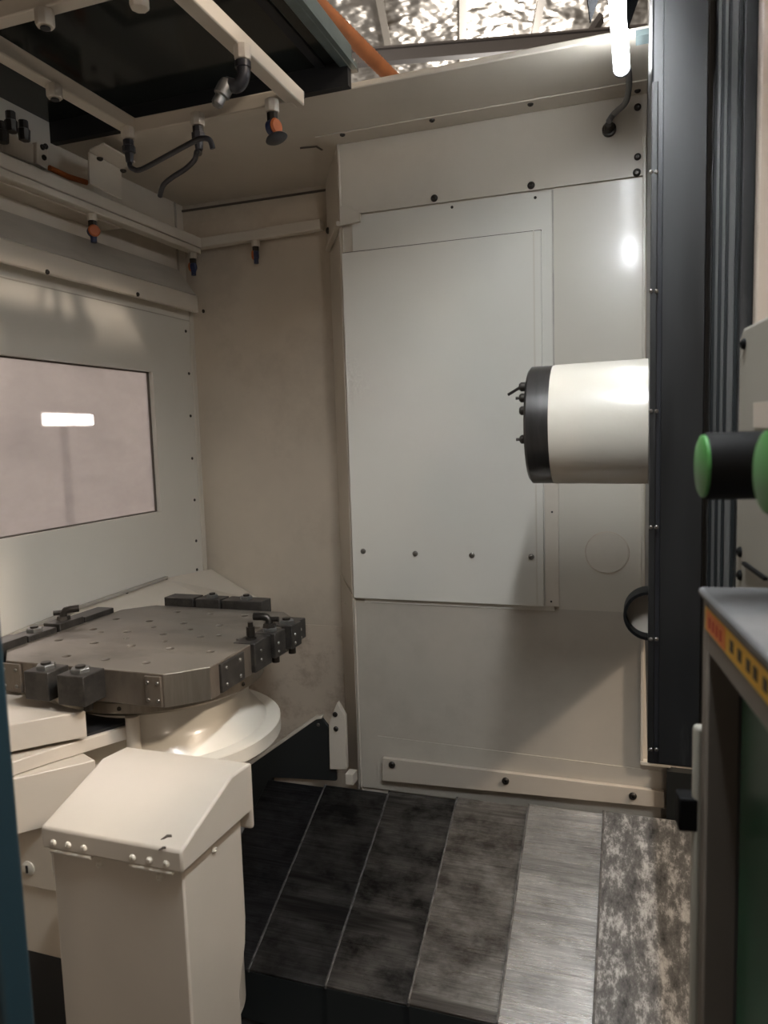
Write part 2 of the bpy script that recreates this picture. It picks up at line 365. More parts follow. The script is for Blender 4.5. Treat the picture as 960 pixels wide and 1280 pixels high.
wr = struct(B().box(XW - .05, -0.95, YR, YR + .04, 0.2, ZC + .09).build('wall_recess', 'cream_recess'), 'shaded cream recess wall beside the window door', 'wall')
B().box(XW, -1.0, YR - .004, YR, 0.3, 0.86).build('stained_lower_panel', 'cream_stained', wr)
B().box(XW, -1.02, YR - .007, YR, 2.39, 2.396).build('seam', 'groove', wr)
B().prism([onY(262, 728, YR - .003), onY(287, 729, YR - .003), onY(287, 733, YR - .003), onY(262, 731, YR - .003)], (0, .003, 0)).build('seam', 'cream_dirty', wr)

# --- left wall and window door
wl = struct(B().box(XW - .04, XW, 0.25, YR + .04, 2.05, ZC + .09).build('wall_left', 'cream'), 'cream upper side wall above the window door', 'wall')
B().box(XW, XW + .006, YR - .055, YR - .05, 2.06, ZC).build('seam', 'cream_dirty', wl)
ds = struct(B().box(XW - .04, XW - .02, 0.25, YR + .04, .2, 1.30).build('wall_side_lower', 'cream'), 'cream lower side wall under the window', 'wall')
# rain hood over door
def hood_profile(y): return [(XW, y, 2.165), (XW + .012, y, 2.165), (XD + .045, y, 2.068), (XD + .045, y, 2.012), (XD + .03, y, 2.012), (XD + .03, y, 2.05), (XW, y, 2.05)]
rh = B().prism(hood_profile(0.3), (0, 2.40 - .3, 0)).build('rain_hood', 'cream', wl, .004)
B().prism([(XW + .013, .3, 2.1655), (XD + .0445, .3, 2.0705), (XD + .0475, .3, 2.0725), (XW + .016, .3, 2.1675)], (0, 2.385 - .3, 0)).build('hood_top', 'cream_dirty', rh)
for x, y in ((59, 340), (172, 368), (254, 389)): bolt(onX(x, y, XD + .045), NX, .007, 'bolt_dark', rh)
# sliding door with window
dz0, dz1 = 1.03, 2.03
wy0, wy1 = 0.75, onX(196, 550, XD).y; wz0, wz1 = 1.311, 1.787
dy1 = 2.405
door = struct(bpy.data.objects.new('door_1', None), 'cream pallet changer door with a scratched window', 'door'); COL.objects.link(door); door.location = (XD, 1.6, 1.0)
db = B()
for (a, b_, c_, d_) in ((0.3, wy0, dz0, dz1), (wy1, dy1, dz0, dz1), (wy0, wy1, dz0, wz0), (wy0, wy1, wz1, dz1)):
    db.box(XD - .03, XD, a, b_, c_, d_)
bmesh.ops.remove_doubles(db.bm, verts=db.bm.verts[:], dist=1e-5)
inner = [f for f in db.bm.faces if all(len(e.link_faces) > 2 for e in f.edges)]
db.build('door_panel', 'cream_panel', door)
fr = B()
t = .012
B().box(XD - .028, XD - .022, wy0, wy1, wz0, wz1).build('window_pane', 'pane', door)
for (a, b_, c_, d_) in ((wy0, wy1, wz0, wz0 + .004), (wy0, wy1, wz1 - .004, wz1), (wy1 - .004, wy1, wz0 + .004, wz1 - .004)):
    B().box(XD - .022, XD - .016, a, b_, c_, d_).build('window_gasket', 'groove', door)
B().box(XD - .03, XD + .002, dy1 + .004, dy1 + .03, dz0 - .03, dz1 + .01).build('edge_trim', 'cream_gloss', door, .004)
B().box(XD, XD + .0015, 0.3, dy1, 1.985, 1.988).build('fold_line', 'cream_dirty', door)
for x, y in ((232, 414), (236, 467), (238, 520), (240, 573), (243, 625), (245, 676), (246, 712)): bolt(onX(x, y, XD), NX, .0055, 'bolt_dark', door)

# --- soffit
YC0 = 1.835
ce = struct(B().box(XW, 0.60, YC0, YR, ZC, ZC + .012).build('ceiling', 'cream'), 'cream soffit over the back of the enclosure', 'ceiling')
B().box(-1.66, 0.60, YC0 - .003, YC0 + .010, ZC - .001, ZC + .014).build('front_lip', 'cream', ce, .003)
sf = B().prism([(-0.89, 2.068, ZC), (0.02, 2.068, ZC), (0.02, YF - .004, ZC), (-0.846, YF - .004, ZC)], (0, 0, -.004)).build('soffit_flange', 'cream', ce, .001)
for x, y in ((428, 168), (540, 150), (663, 130), (797, 113)): bolt(onZ(x, y, ZC - .004), (0, 0, -1), .008, 'bolt_dark', sf)
B().prism([onZ(375, 184, ZC - .0005), onZ(396, 182, ZC - .0005), onZ(404, 187, ZC - .0005), onZ(402, 188, ZC - .0005), onZ(395, 184, ZC - .0005), onZ(375, 186, ZC - .0005)], (0, 0, -.001)).build('seam', 'groove', ce)
# hanger plate under soffit (next to side wall)
hp = thing('hanger_plate', onX(130, 215, -1.50), 'small cream hanger plate bolted under the soffit edge', 'bracket')
q = [onX(112, 190, -1.47), onX(152, 212, -1.47), onX(152, 249, -1.47), onX(112, 229, -1.47)]
B().prism(q, (-.006, 0, 0)).build('plate', 'cream', hp, .001)
B().prism([q[0] + Vector((0, 0, .002)), q[1] + Vector((0, 0, .002)), q[1] + Vector((.05, 0, .012)), q[0] + Vector((.05, 0, .012))], (0, 0, .006)).build('flange', 'cream', hp, .001)
for x, y in ((125, 198), (154, 213)): bolt(onX(x, y, -1.44), (0, 0, -1), .009, 'bolt_dark', hp)

# floor pan of the machine and workshop floor/roof
struct(B().box(-1.75, 0.85, 0.3, 2.6, -0.06, 0.02).build('floor', 'dark'), 'dark floor pan under the way covers', 'floor')
wf = struct(B().box(-12, 8, -8, 14, -0.12, -0.06).build('floor_workshop', 'concrete'), 'grey concrete workshop floor', 'floor')
hw = struct(B().box(-9.2, -9.0, -6, 13, -0.06, 6.2).build('wall_workshop_side', 'hall_wall'), 'pale workshop wall beyond the window', 'wall')
# roof: foil sheet on purlins, steel girder
RZ = 5.9
rf = struct(B().box(-10, 7, -6, 14, RZ, RZ + .05).build('ceiling_workshop', 'foil'), 'crinkled silver insulation foil under the workshop roof', 'ceiling')
ga = onZ(455, 72, 5.5); gb = onZ(742, 48, 5.5); gd = (gb - ga).normalized()
gp = Vector((-gd.y, gd.x, 0))
gi = thing('roof_girder', ga, 'brown steel girder crossing under the foil roof', 'girder')
gm = (ga + gb) / 2
def ibeam(name, a, b, hgt, wdt, material, parent):
    bb = B(); bb.beam(a, b, .02, hgt)
    bb.beam(a + Vector((0, 0, hgt / 2)), b + Vector((0, 0, hgt / 2)), wdt, .02); bb.beam(a - Vector((0, 0, hgt / 2)), b - Vector((0, 0, hgt / 2)), wdt, .02)
    return bb.build(name, material, parent)
ibeam('girder_beam', gm - gd * 5.5, gm + gd * 3.5, .13, .10, 'roof_steel', gi)
br0 = onZ(722, 66, 5.45); br1 = onZ(752, 22, 5.75)
B().beam(br0, br1, .16, .05).build('girder_brace', 'roof_steel', gi)
for k, s in enumerate((-2.9, -1.9, -.98, -.16, .62, 1.5)):
    o_ = gm + gd * s + Vector((0, 0, RZ - .045 - gm.z))
    pu = B(); pu.beam(o_ - gp * 6, o_ + gp * 4.5, .03, .09); pu.beam(o_ - gp * 6 + Vector((.03, 0, -.04)), o_ + gp * 4.5 + Vector((.03, 0, -.04)), .06, .012)
    tag(pu.build('roof_purlin', 'purlin'), 'slim pale roof purlin running under the foil', 'purlin', 'roof purlins')

# hall tube light seen through window
ht = thing('hall_light', (-5, 6, 2), 'bright hall light seen through the door window', 'lamp')
hx = -4.6
h0 = onX(57, 524, hx); h1 = onX(117, 523, hx)
B().box(hx - .03, hx, h0.y, h1.y, h0.z - .045, h0.z + .045).build('diffuser', 'hall_tube', ht, .005)
B().box(hx - .06, hx - .03, h0.y - .02, h1.y + .02, h0.z - .06, h0.z + .06).build('housing', 'hall_wall', ht, .005)
ht_post = B().box(hx - .10, hx - .06, (h0.y + h1.y) / 2 - .03, (h0.y + h1.y) / 2 + .03, -.06, h0.z + .06).build('post', 'roof_steel', ht)

# ================================================================== TELESCOPIC WAY COVER
SL = math.tan(math.radians(25.7)); ZB = .460
wc = thing('way_cover', (-0.5, 1.9, 0.3), 'sloping telescopic way cover of dark overlapping steel plates', 'way cover')
xs = [-1.165, -.957, -.738, -.520, -.304, -.092, .16]
names = ['darkest', 'dark', 'dark', 'half worn', 'bright brushed', 'scaly mottled']
YFR = 1.585; YBK = 2.108
def wz(y, off): return ZB + (y - 2.15) * SL + off
for i in range(6):
    off = -.018 + .0085 * i; x0 = xs[i] - (.03 if i else 0); x1 = xs[i + 1]
    x0 = xs[i]; yf = YFR - .004 * i
    pl = B().prism([(x0, yf, wz(yf, off)), (x0, YBK, wz(YBK, off)), (x0, YBK, wz(YBK, off) - .03), (x0, yf + .012, wz(yf, off) - .03), (x0, yf + .012, .03 + .004 * i), (x0, yf, .03 + .004 * i)], (x1 - x0 + (.02 if i < 5 else 0), 0, 0)).build('cover_plate', W[i], wc, .0015)
    pl['label'] = names[i] + ' steel cover plate'
    if i:
        B().prism([(x0 - .004, yf - .002, wz(yf, off) + .002), (x0 - .004, YBK, wz(YBK, off) + .002), (x0 - .004, YBK, wz(YBK, off) - .008), (x0 - .004, yf - .002, wz(yf, off) - .008)], (.006, 0, 0)).build('wiper_lip', 'wiper', pl, .001)
    B().box(x0 + .001, x1 + .0, yf - .0015, yf + .002, .035, wz(yf, off) - .006).build('front_skirt', 'black_plate', pl)

# black gusset plate at the left end of the covers
gs = thing('end_gusset', onY(370, 965, 2.10), 'black chamfered end plate standing over the way covers', 'guard')
gpoly = [onY(306, 1060, 2.112), onY(314, 953, 2.112), onY(394, 899, 2.112), onY(402, 898, 2.112), onY(420, 921, 2.112), onY(420, 976, 2.112), onY(341, 972, 2.112), onY(334, 1060, 2.112)]
B().prism(gpoly, (0, .012, 0)).build('plate', 'black_plate', gs, .001)
B().prism([onY(311, 953, 2.109), onY(394, 895.5, 2.109), onY(403, 895, 2.108), onY(402, 898.5, 2.108), onY(395, 899.5, 2.108), onY(314, 956, 2.108)], (0, .016, 0)).build('rim', 'cream', gs, .001)
bolt(onY(398, 906, 2.112), NY, .006, 'bolt_steel', gs)
# cream chute behind gusset, up to the recess
ch = thing('chip_chute', (-1.2, 2.2, .4), 'stained cream chute sloping behind the round table flange', 'guard')
B().faces([onY(311, 953, 2.125), onY(394, 897, 2.125), onY(403, 897, 2.125), onY(421, 921, 2.125), onY(421, 968, 2.125),
           onY(311, 1010, 2.125)] + [Vector((x_, 2.44, z_)) for x_, z_ in ((-1.35, .42), (-1.12, .44), (-1.08, .44))],
          [(0, 1, 2, 3, 4, 5), (0, 6, 7, 1), (1, 7, 8, 2)]).build('chute_plate', 'cream_stained', ch)

# ================================================================== ROTARY TABLE + PALLET
PC = Vector((-1.035, 1.40, 0)); PZ = 1.115
rt = thing('rotary_table', PC + Vector((0, 0, .02)), 'cream rotary table base with round flange under the steel pallet', 'rotary table')
B().lathe(PC + Vector((0, 0, .20)), PC + Vector((0, 0, .905)), [(0, .15), (.6, .15), (.80, .17), (1, .19)], 48).build('pedestal', 'cream', rt, smooth=True)
B().lathe(PC + Vector((0, 0, .872)), PC + Vector((0, 0, .908)), [(0, .258), (.1, .265), (.9, .265), (1, .260)], 64).build('round_flange', 'cream_gloss', rt, smooth=True)
B().lathe(PC + Vector((0, 0, .905)), PC + Vector((0, 0, 1.01)), [(0, .235), (.35, .205), (.5, .195), (1, .19)], 48).build('neck', 'cream_gloss', rt, smooth=True)
B().lathe(PC + Vector((0, 0, 1.008)), PC + Vector((0, 0, 1.046)), [(0, .222), (.2, .232), (.75, .232), (1, .222)], 64).build('clamp_ring', 'bright_steel', rt, smooth=True)
for a in (-75, -40, -8): bolt(PC + Vector((math.cos(math.radians(a)) * .232, math.sin(math.radians(a)) * .232, 1.026)), (math.cos(math.radians(a)), math.sin(math.radians(a)), 0), .0045, 'bolt_dark', rt)
pp = onZ(197, 905, .95)
B().cyl((PC.x + .075, PC.y - .205, .935), (PC.x + .075, PC.y - .205, 1.006), .014).build('stop_pin', 'cream', rt, smooth=True)

pal = thing('machine_pallet', PC + Vector((0, 0, 1.045)), 'square steel pallet with cut corners and rows of holes', 'pallet')
hx_, ch_ = .252, .062
def octo(h, c, z): return [(PC.x + x, PC.y + y, z) for x, y in ((-h + c, -h), (h - c, -h), (h, -h + c), (h, h - c), (h - c, h), (-h + c, h), (-h, h - c), (-h, -h + c))]
pt = B().prism(octo(hx_, ch_, PZ - .066), (0, 0, .066)).build('pallet_plate', 'pallet_top', pal)
pt.data.materials.append(MATS['pallet_side']); pt.data.materials.append(MATS['bright_steel'])
for p in pt.data.polygons:
    nn = p.normal
    if abs(nn.z) < .5: p.material_index = 2 if (abs(nn.x) > .3 and abs(nn.y) > .3) else 1
# drill the rows of tapped holes for real
cut = B()
for ix in range(5):
    for iy in range(5):
        if (ix in (0, 4) and iy in (0, 4)): continue
        x = PC.x + (ix - 2) * .098 + (.0 if iy % 2 else .012); y = PC.y + (iy - 2) * .098
        cut.cyl((x, y, PZ - .03), (x, y, PZ + .01), .0085, n=14)
for dx, dy in ((-.05, .05), (.05, .05), (.05, -.05), (-.05, -.05), (.145, .02), (-.145, -.02)):
    cut.cyl((PC.x + dx, PC.y + dy, PZ - .02), (PC.x + dx, PC.y + dy, PZ + .01), .006, n=12)
co = cut.build('hole_cutter', 'dark')
bm_ = pt.modifiers.new('holes', 'BOOLEAN'); bm_.object = co; bm_.operation = 'DIFFERENCE'; bm_.solver = 'EXACT'
# cutter stands in world space, plate is parented at -root: put both into one frame
bpy.context.view_layer.update()
dg = bpy.context.evaluated_depsgraph_get()
nm = bpy.data.meshes.new_from_object(pt.evaluated_get(dg)); pt.modifiers.clear(); pt.data = nm
bpy.data.objects.remove(co)
md = pt.modifiers.new('edge', 'BEVEL'); md.width = .0015; md.segments = 1; md.limit_method = 'ANGLE'; md.angle_limit = math.radians(40)
# screwed edge plates on the sides
FX = PC.x; fy = PC.y - hx_; rx = PC.x + hx_
def side_plate(a, b, axis, zz0, zz1, material='steel_block'):
    if axis == 'y': o = B().box(a, b, fy - .006, fy, zz0, zz1).build('edge_plate', material, pal, .001)
    else: o = B().box(rx, rx + .006, a, b, zz0, zz1).build('edge_plate', material, pal, .001)
    for t_ in (.2, .8):
        for zz in (zz0 + .012, zz1 - .012):
            if axis == 'y': bolt((a + (b - a) * t_, fy - .006, zz), NY, .004, 'bolt_steel', o)
            else: bolt((rx + .006, a + (b - a) * t_, zz), NX, .004, 'bolt_steel', o)
side_plate(FX + .150, FX + .186, 'y', PZ - .062, PZ - .004, 'pallet_side')
side_plate(FX - .20, FX - .15, 'y', PZ - .062, PZ - .004, 'pallet_side')
side_plate(PC.y - .16, PC.y - .07, 'x', PZ - .062, PZ - .004)
# locating blocks around the pallet
def locator(cx, cy, sx, sy, z0, z1, nut=None, stud=False, name='locator_block'):
    o = B().box(cx - sx / 2, cx + sx / 2, cy - sy / 2, cy + sy / 2, z0, z1).build(name, 'steel_block', pal, .002)
    if nut:
        n_ = B().lathe((cx, cy, z1 - .001), (cx, cy, z1 + .008), [(0, nut), (.8, nut), (1, nut * .9)], 6, phase=.4).build('clamp_nut', 'steel_fitting', o)
        B().lathe((cx, cy, z1 + .006), (cx, cy, z1 + .012), [(0, nut * .5), (1, nut * .5)], 16).build('washer', 'bolt_dark', o, smooth=True)
    if stud:
        B().cyl((cx + .012, cy, z0 + .001), (cx + .012, cy, z0 - .016), .009, n=14).build('guide_stud', 'bolt_dark', o, smooth=True)
    return o
zt = PZ + .004
a = onZ(62, 833, zt); locator(a.x, fy - .030, .058, .056, PZ - .052, zt, .019)
a = onZ(108, 836, zt); locator(a.x, fy - .032, .062, .060, PZ - .054, zt, .019, True)
# right side blocks
for k, (yy, sx, nut, z0_) in enumerate(((PC.y + .005, .030, None, PZ - .062), (PC.y + .068, .052, .017, PZ - .052), (PC.y + .140, .060, .019, PZ - .052), (PC.y + .185, .044, None, PZ - .046))):
    pr = (.010, .020, .026, .020)[k]
    o = locator(rx + pr - .026, yy, .052, (.075, .05, .05, .036)[k], z0_, zt - (.002 if k in (0, 3) else 0), nut, k in (1, 2))
    for zz in (PZ - .04, PZ - .02):
        bolt((rx + pr, yy - .01, zz), NX, .0035, 'bolt_steel', o)
# pins with hex body
def coolant_pin(cx, cy, z):
    B().lathe((cx, cy, z), (cx, cy, z + .040), [(0, .012), (.2, .012), (.2, .008), (.3, .010), (.75, .010), (.75, .006), (1, .006)], 10).build('coolant_pin', 'bolt_dark', pal, smooth=True)
def elbow(cx, cy, z, ang):
    d = Vector((math.cos(ang), math.sin(ang), 0)); b0 = B(); c0 = Vector((cx, cy, z))
    b0.tube([c0, c0 + Vector((0, 0, .016)), c0 + Vector((0, 0, .022)) + d * .006, c0 + Vector((0, 0, .024)) + d * .016, c0 + Vector((0, 0, .024)) + d * .036], .009, 10)
    o = b0.build('elbow_fitting', 'bolt_dark', pal, smooth=True)
    B().cyl(c0 + Vector((0, 0, .018)) - d * .022, c0 + Vector((0, 0, .018)) + d * .004, .006, n=8).build('bleed_screw', 'bolt_dark', o, smooth=True)
    B().lathe(c0, c0 + Vector((0, 0, .009)), [(0, .016), (1, .014)], 6).build('base_nut', 'bolt_dark', o)
coolant_pin(rx - .016, PC.y + .0, PZ)
elbow(rx - .006, PC.y + .068, zt + .008, math.radians(190))
# back blocks
for (pa, pb, nut) in (((207, 757), (243, 757), None), ((246, 758), (276, 760), .016), ((279, 761), (329, 764), .017)):
    a = onZ(*pa, PZ); b_ = onZ(*pb, PZ); yb_ = PC.y + hx_ + .028
    x0 = onY(pa[0], pa[1], yb_ - .02).x; x1 = onY(pb[0], pb[1], yb_ - .02).x
    locator((x0 + x1) / 2, yb_, x1 - x0, .05, PZ - .05, PZ + .022, nut)
# left side blocks
lx = PC.x - hx_ - .026
for (yy0, yy1, zt_, nut) in ((1.185, 1.27, PZ + .016, None), (1.275, 1.36, PZ + .012, .018), (1.37, 1.45, PZ + .016, None), (1.455, 1.56, PZ + .012, None)):
    locator(lx, (yy0 + yy1) / 2, .05, yy1 - yy0, PZ - .05, zt_, nut)
elbow(lx, 1.41, PZ + .016, math.radians(40))

# ================================================================== COVER BEHIND THE PALLET
hc = thing('table_hip_cover', (-1.4, 1.8, .4), 'cream sloping hip cover behind the pallet under the door', 'cover')
A = onX(206, 723, XD + .004); Bq = onX(98, 760, XD + .004); Cq = onX(0, 800, XD + .004)
D = onY(330, 752, YR - .008); E_ = Vector((-1.02, 2.05, 0.93)); Fq = Vector((-1.32, 1.70, .98)); G = Vector((-1.40, 1.16, .98))
A2 = onX(250, 733, XD + .004)
B().faces([A, Bq, Cq, G, Fq, E_, D, Vector((A.x, YR - .008, A.z - .02))], [(0, 1, 4), (1, 2, 3, 4), (0, 4, 5, 6), (0, 6, 7)]).build('cover_sheet', 'cream', hc)
for p in (A, Bq + (A - Bq) * .5): bolt(p + Vector((.006, -.002, .0)), NX, .007, 'bolt_dark', hc)
B().beam(Bq + Vector((.008, 0, .004)), A + Vector((.008, 0, .004)), .012, .008).build('edge_strip', 'cream_dirty', hc)
B().beam(Cq + Vector((.008, 0, .004)), Bq + Vector((.008, 0, .004)), .012, .008).build('edge_strip', 'cream_dirty', hc)

# ================================================================== PALLET CHANGER ARM (left)
am = thing('changer_arm', onZ(80, 930, .3), 'white pallet changer arm with a curved cut-out beneath the pallet', 'arm')
za = 1.045
arc = [onZ(x, y, za) for x, y in ((-14, 852.5), (10, 861), (40, 871), (75, 881), (107, 888.5))]
front = [onZ(x, y, za) for x, y in ((60, 897), (15, 905.5), (-14, 911))]
B().prism([p for p in arc + front], (0, 0, -.052)).build('arm_head', 'cream_tan', am, .002)
zl = .985
led = [onZ(x, y, zl) for x, y in ((166, 906), (110, 923), (60, 938), (20, 951), (-14, 962))]
ins = [p + Vector((-.10, .045, 0)) for p in led[::-1]]
B().prism(led + ins, (0, 0, -.026)).build('ledge_plate', 'cream_tan', am, .0015)
zq = .958
pn = [onZ(x, y, zq) for x, y in ((119, 950), (20, 973), (-14, 981))]
B().prism(pn + [p + Vector((-.09, .04, 0)) for p in pn[::-1]], (0, 0, -.105)).build('arm_skirt', 'cream_tan', am, .002)
B().prism([p + Vector((-.03, .075, -.105)) for p in pn[1:]] + [p + Vector((-.08, .085, -.105)) for p in pn[:0:-1]], (0, 0, -.62)).build('arm_column', 'dark', am)
shade_pts = [onZ(x, y, zl) for x, y in ((108, 921), (163, 905), (152, 890), (96, 893))]
B().prism(shade_pts, (0, 0, .006)).build('shaded_underside', 'dark', am)  # dark sheet standing in for shade and clamp body under the pallet
# locked side box behind the chip guard
sb = thing('lock_box', onY(50, 1190, .93), 'cream box with a round lock beside the chip guard', 'box')
Y1 = 1.03
q0 = onY(26, 1040, Y1); q1 = onY(72, 1190, Y1)
B().box(q0.x - .12, q1.x + .03, Y1, Y1 + .025, onY(50, 1192, Y1).z, .846).build('box_body', 'cream_recess', sb, .002)
B().box(q0.x - .12, q1.x + .03, Y1 - .006, Y1, onY(50, 1108, Y1).z, .846).build('box_flap', 'cream_recess', sb, .002)
lk = onY(36, 1085, Y1 - .006)
B().lathe(lk, lk + Vector((0, -.004, 0)), [(0, .014), (.6, .014), (1, .011)], 20).build('lock', 'cream_gloss', sb, smooth=True)
B().box(lk.x - .002, lk.x + .002, lk.y - .006, lk.y - .003, lk.z - .007, lk.z + .007).build('keyhole', 'dark', sb)
B().box(q0.x - .10, q1.x + .01, Y1 + .002, Y1 + .023, .02, onY(50, 1192, Y1).z).build('stand', 'dark', sb)

# ================================================================== CHIP GUARD (near, centre left)
YB = .80; gx0 = onY(51, 1033, YB).x; gx1 = onY(227, 1063, YB).x
cg = thing('chip_guard', ((gx0 + gx1) / 2, .9, .02), 'tall cream chip guard box with riveted hinged lid', 'guard')
bx0 = onY(66, 1100, YB + .008).x; bx1 = onY(231, 1092, YB + .008).x - .004
gy1 = .965
# body with a stepped notch in its back edge
prof = [(YB + .010, .02), (YB + .010, .975), (gy1, .975), (gy1, .80), (gy1 - .005, .76), (gy1 - .028, .70), (gy1 - .028, .02)]
B().prism([(bx0, y, z) for y, z in prof], (bx1 - bx0, 0, 0)).build('body', 'cream_tan', cg, .003)
# lid: front lip, slope, flatter back
zl0 = onY(140, 1075, YB).z + .002; z1_, yr_, zr_ = 1.004, .935, 1.048
lprof = [(YB - .001, z1_ - .032), (YB - .001, z1_), (yr_, zr_), (.995, 1.042), (.995, .936), (.985, .936), (.985, .966)]
lid = B().prism([(gx0, y, z) for y, z in lprof], (gx1 - gx0, 0, 0)).build('lid', 'cream_tan', cg, .0035)
lid['label'] = 'sloping hinged lid'
for x, y in ((67, 1053), (85.5, 1056), (105, 1060), (166, 1072), (187, 1075.5), (208, 1079.5)): bolt(onY(x, y, YB - .001), NY, .0050, 'cream_gloss', lid, 'rivet')
for (xa_, xb_, y_) in ((64, 115, 1067), (163, 217, 1088)):
    pa_ = onY(xa_, y_ - 1, YB + .002); pb_ = onY(xb_, y_ + 5, YB + .002); zz = z1_ - .0345
    B().cyl((pa_.x, YB + .002, zz), (pb_.x, YB + .002, zz), .0035, n=10).build('hinge', 'cream_gloss', cg, smooth=True)
for x, y in ((125, 1080), (200, 1096)): bolt(onY(x, y, YB + .010), NY, .0055, 'cream_gloss', cg, 'screw')
bolt(onX(267, 1062, bx1), NX, .0055, 'cream_gloss', cg, 'screw')
B().box(bx0 - .012, bx0 + .002, YB + .02, YB + .15, onY(60, 1102, YB).z, onY(60, 1055, YB).z).build('side_tab', 'cream_panel', cg, .002)
# chips in the paint
for (x, y, s_) in ((208, 1047, .006), (203, 1061, .004)):
    c = onP(x, y, (gx1, YB, z1_), (0, -(zr_ - z1_), yr_ - YB)); e1 = Vector((1, 0, 0)); e2 = Vector((0, yr_ - YB, zr_ - z1_)).normalized()
    B().prism([c + e1 * s_ * a_ + e2 * s_ * b_ for a_, b_ in ((-.9, -.9), (-.2, -.5), (.3, .1), (1.3, .3), (.9, .8), (-.2, .6))], (0, 0, .0014)).build('paint_chip', 'paint_chip', lid)

# ================================================================== SPINDLE
XS = .014; SY = 1.54; SZ = 1.560; SR = .1185
sp = thing('spindle', (XS, SY, SZ), 'cream spindle housing with dark steel nose ring', 'spindle')
xe = -.209; xm = -.163
B().lathe((xm, SY, SZ), (XS + .06, SY, SZ), [(0, SR - .001), (.02, SR), (.8, SR + .002), (1, SR + .002)], 72).build('housing', 'cream_gloss', sp, smooth=True)
B().lathe((xe, SY, SZ), (xm, SY, SZ), [(-.0, .05), (0, SR - .006), (.10, SR - .001), (1, SR - .001)], 72).build('nose_ring', 'nose_steel', sp, smooth=True)
def nozzle(px_, py_, kind):
    p = onY(px_, py_, SY - .09)
    p = Vector((xe + .001, SY - .085, p.z))
    o = B().lathe(p, p + Vector((-.012, 0, 0)), [(0, .009), (.7, .009), (1, .006)], 12).build('coolant_nozzle', 'bolt_dark', sp, smooth=True)
    if kind == 1: B().cyl(p + Vector((-.009, 0, 0)), p + Vector((-.034, 0, -.014)), .0028, n=8).build('nozzle_tip', 'bolt_dark', o, smooth=True)
    if kind == 2: B().cyl(p + Vector((-.011, 0, 0)), p + Vector((-.019, 0, 0)), .003, n=8).build('nozzle_tip', 'bolt_dark', o, smooth=True)
nozzle(661, 483, 1); nozzle(660, 497, 2); nozzle(659, 513, 0); nozzle(660, 549, 2)

# ================================================================== COLUMN COVER
YCF = 1.22
cc = thing('column_cover', (.08, 1.6, .3), 'black column cover plate beside the spindle', 'cover')
zb_ = onY(812, 955, YCF).z
xr_ = onY(881, 500, YCF).x
B().box(.014, xr_, YCF, YM - .03, zb_, 2.75).build('cover_body', 'black_paint', cc, .003)
B().box(onY(826, 500, YCF).x, xr_ - .002, YCF - .003, YCF + .001, zb_ + .004, 2.745).build('front_sheet', 'black_scuffed', cc, .001)
B().box(.0135, onY(820, 500, YCF).x, YCF - .006, YCF + .001, zb_ + .004, 2.05).build('flange_strip', 'black_scuffed', cc, .001)
for y in (215, 364, 514, 659, 799, 937):
    for x in (813.5, 820.5): bolt(onY(x, y, YCF - .006), NY, .0032, 'bolt_steel', cc)
# round bumper ring peeking out
rc = Vector((.016, YCF + .06, onY(800, 770, YCF + .06).z)); rr = abs(onY(779, 770, YCF + .06).x - rc.x)
B().lathe(rc + Vector((0, .0, 0)), rc + Vector((0, .05, 0)), [(0, rr), (1, rr), (1, rr - .005), (0, rr - .005), (0, rr)], 40, cap=False).build('bumper_ring', 'black_rubber', cc, smooth=True)
B().lathe(rc + Vector((0, .03, 0)), rc + Vector((0, .045, 0)), [(0, rr - .004), (1, rr - .004)], 40).build('bumper_plate', 'cream', cc)

# slatted side way covers right of the column, each slat its own plate
sc = thing('slat_cover', (xr_ + .03, YCF + .03, .42), 'grey vertical slat cover stepping forward from the column', 'cover')
edges = [881, 889, 897, 905, 917, 929]
for k in range(5):
    yk = YCF + .05 - .010 * k
    pA = onY(edges[k] - (1 if k else 8), 600, yk); pB = onY(edges[k + 1], 600, yk)
    B().box(pA.x, pB.x + (.006 if k < 4 else .03), yk, yk + .008, .42, 2.75).build('slat', 'grey_slat', sc, .0015)
    if k: B().box(pA.x - .002, pA.x + .002, yk - .003, yk + .006, .42, 2.75).build('slat_lip', 'black_plate', sc)

# ================================================================== DOOR FRAME + OPERATOR STATION (right, near)
dfx = thing('door_post', onY(945, 600, 1.19), 'beige vertical door post with a dark edge', 'post')
YD = 1.19
xa1 = onY(926, 300, YD).x; xa2 = onY(943, 300, YD).x
B().box(xa1, xa2, YD, YD + .02, .5, 2.6).build('dark_edge', 'black_scuffed', dfx, .002)
B().box(xa2, xa2 + .10, YD - .02, YD + .02, .5, 2.6).build('beige_strip', 'door_beige', dfx, .004)
tb = onY(947, 40, YD - .021)

YAW = math.radians(7.0)
u = Vector((-math.sin(0) + math.sin(YAW) * 1.0, -math.cos(YAW), 0))      # towards the viewer along the station's face
u = Vector((math.sin(YAW), -math.cos(YAW), 0)); v = Vector((math.cos(YAW), math.sin(YAW), 0))
A0 = onY(879, 745, .70)
def S(a, b, z): return A0 + u * a + v * b + Vector((0, 0, z - A0.z))
zt0 = A0.z
cab = thing('operator_station', S(.25, .2, .02), 'brown grey operator station with a green inset panel and warning strip', 'cabinet')
LEN = .46
B().prism([S(0, 0, .02), S(0, .32, .02), S(0, .32, zt0), S(0, 0, zt0)], u * .020).build('end_panel', 'cabinet', cab, .002)
B().prism([S(.02, 0, zt0 - .045), S(.02, .06, zt0 - .045), S(.02, .06, zt0), S(.02, 0, zt0)], u * (LEN - .02)).build('top_rail', 'cabinet', cab, .002)
B().prism([S(.02, .026, .02), S(.02, .32, .02), S(.02, .32, zt0 - .045), S(.02, .026, zt0 - .045)], u * .035).build('dark_reveal', 'dark', cab)
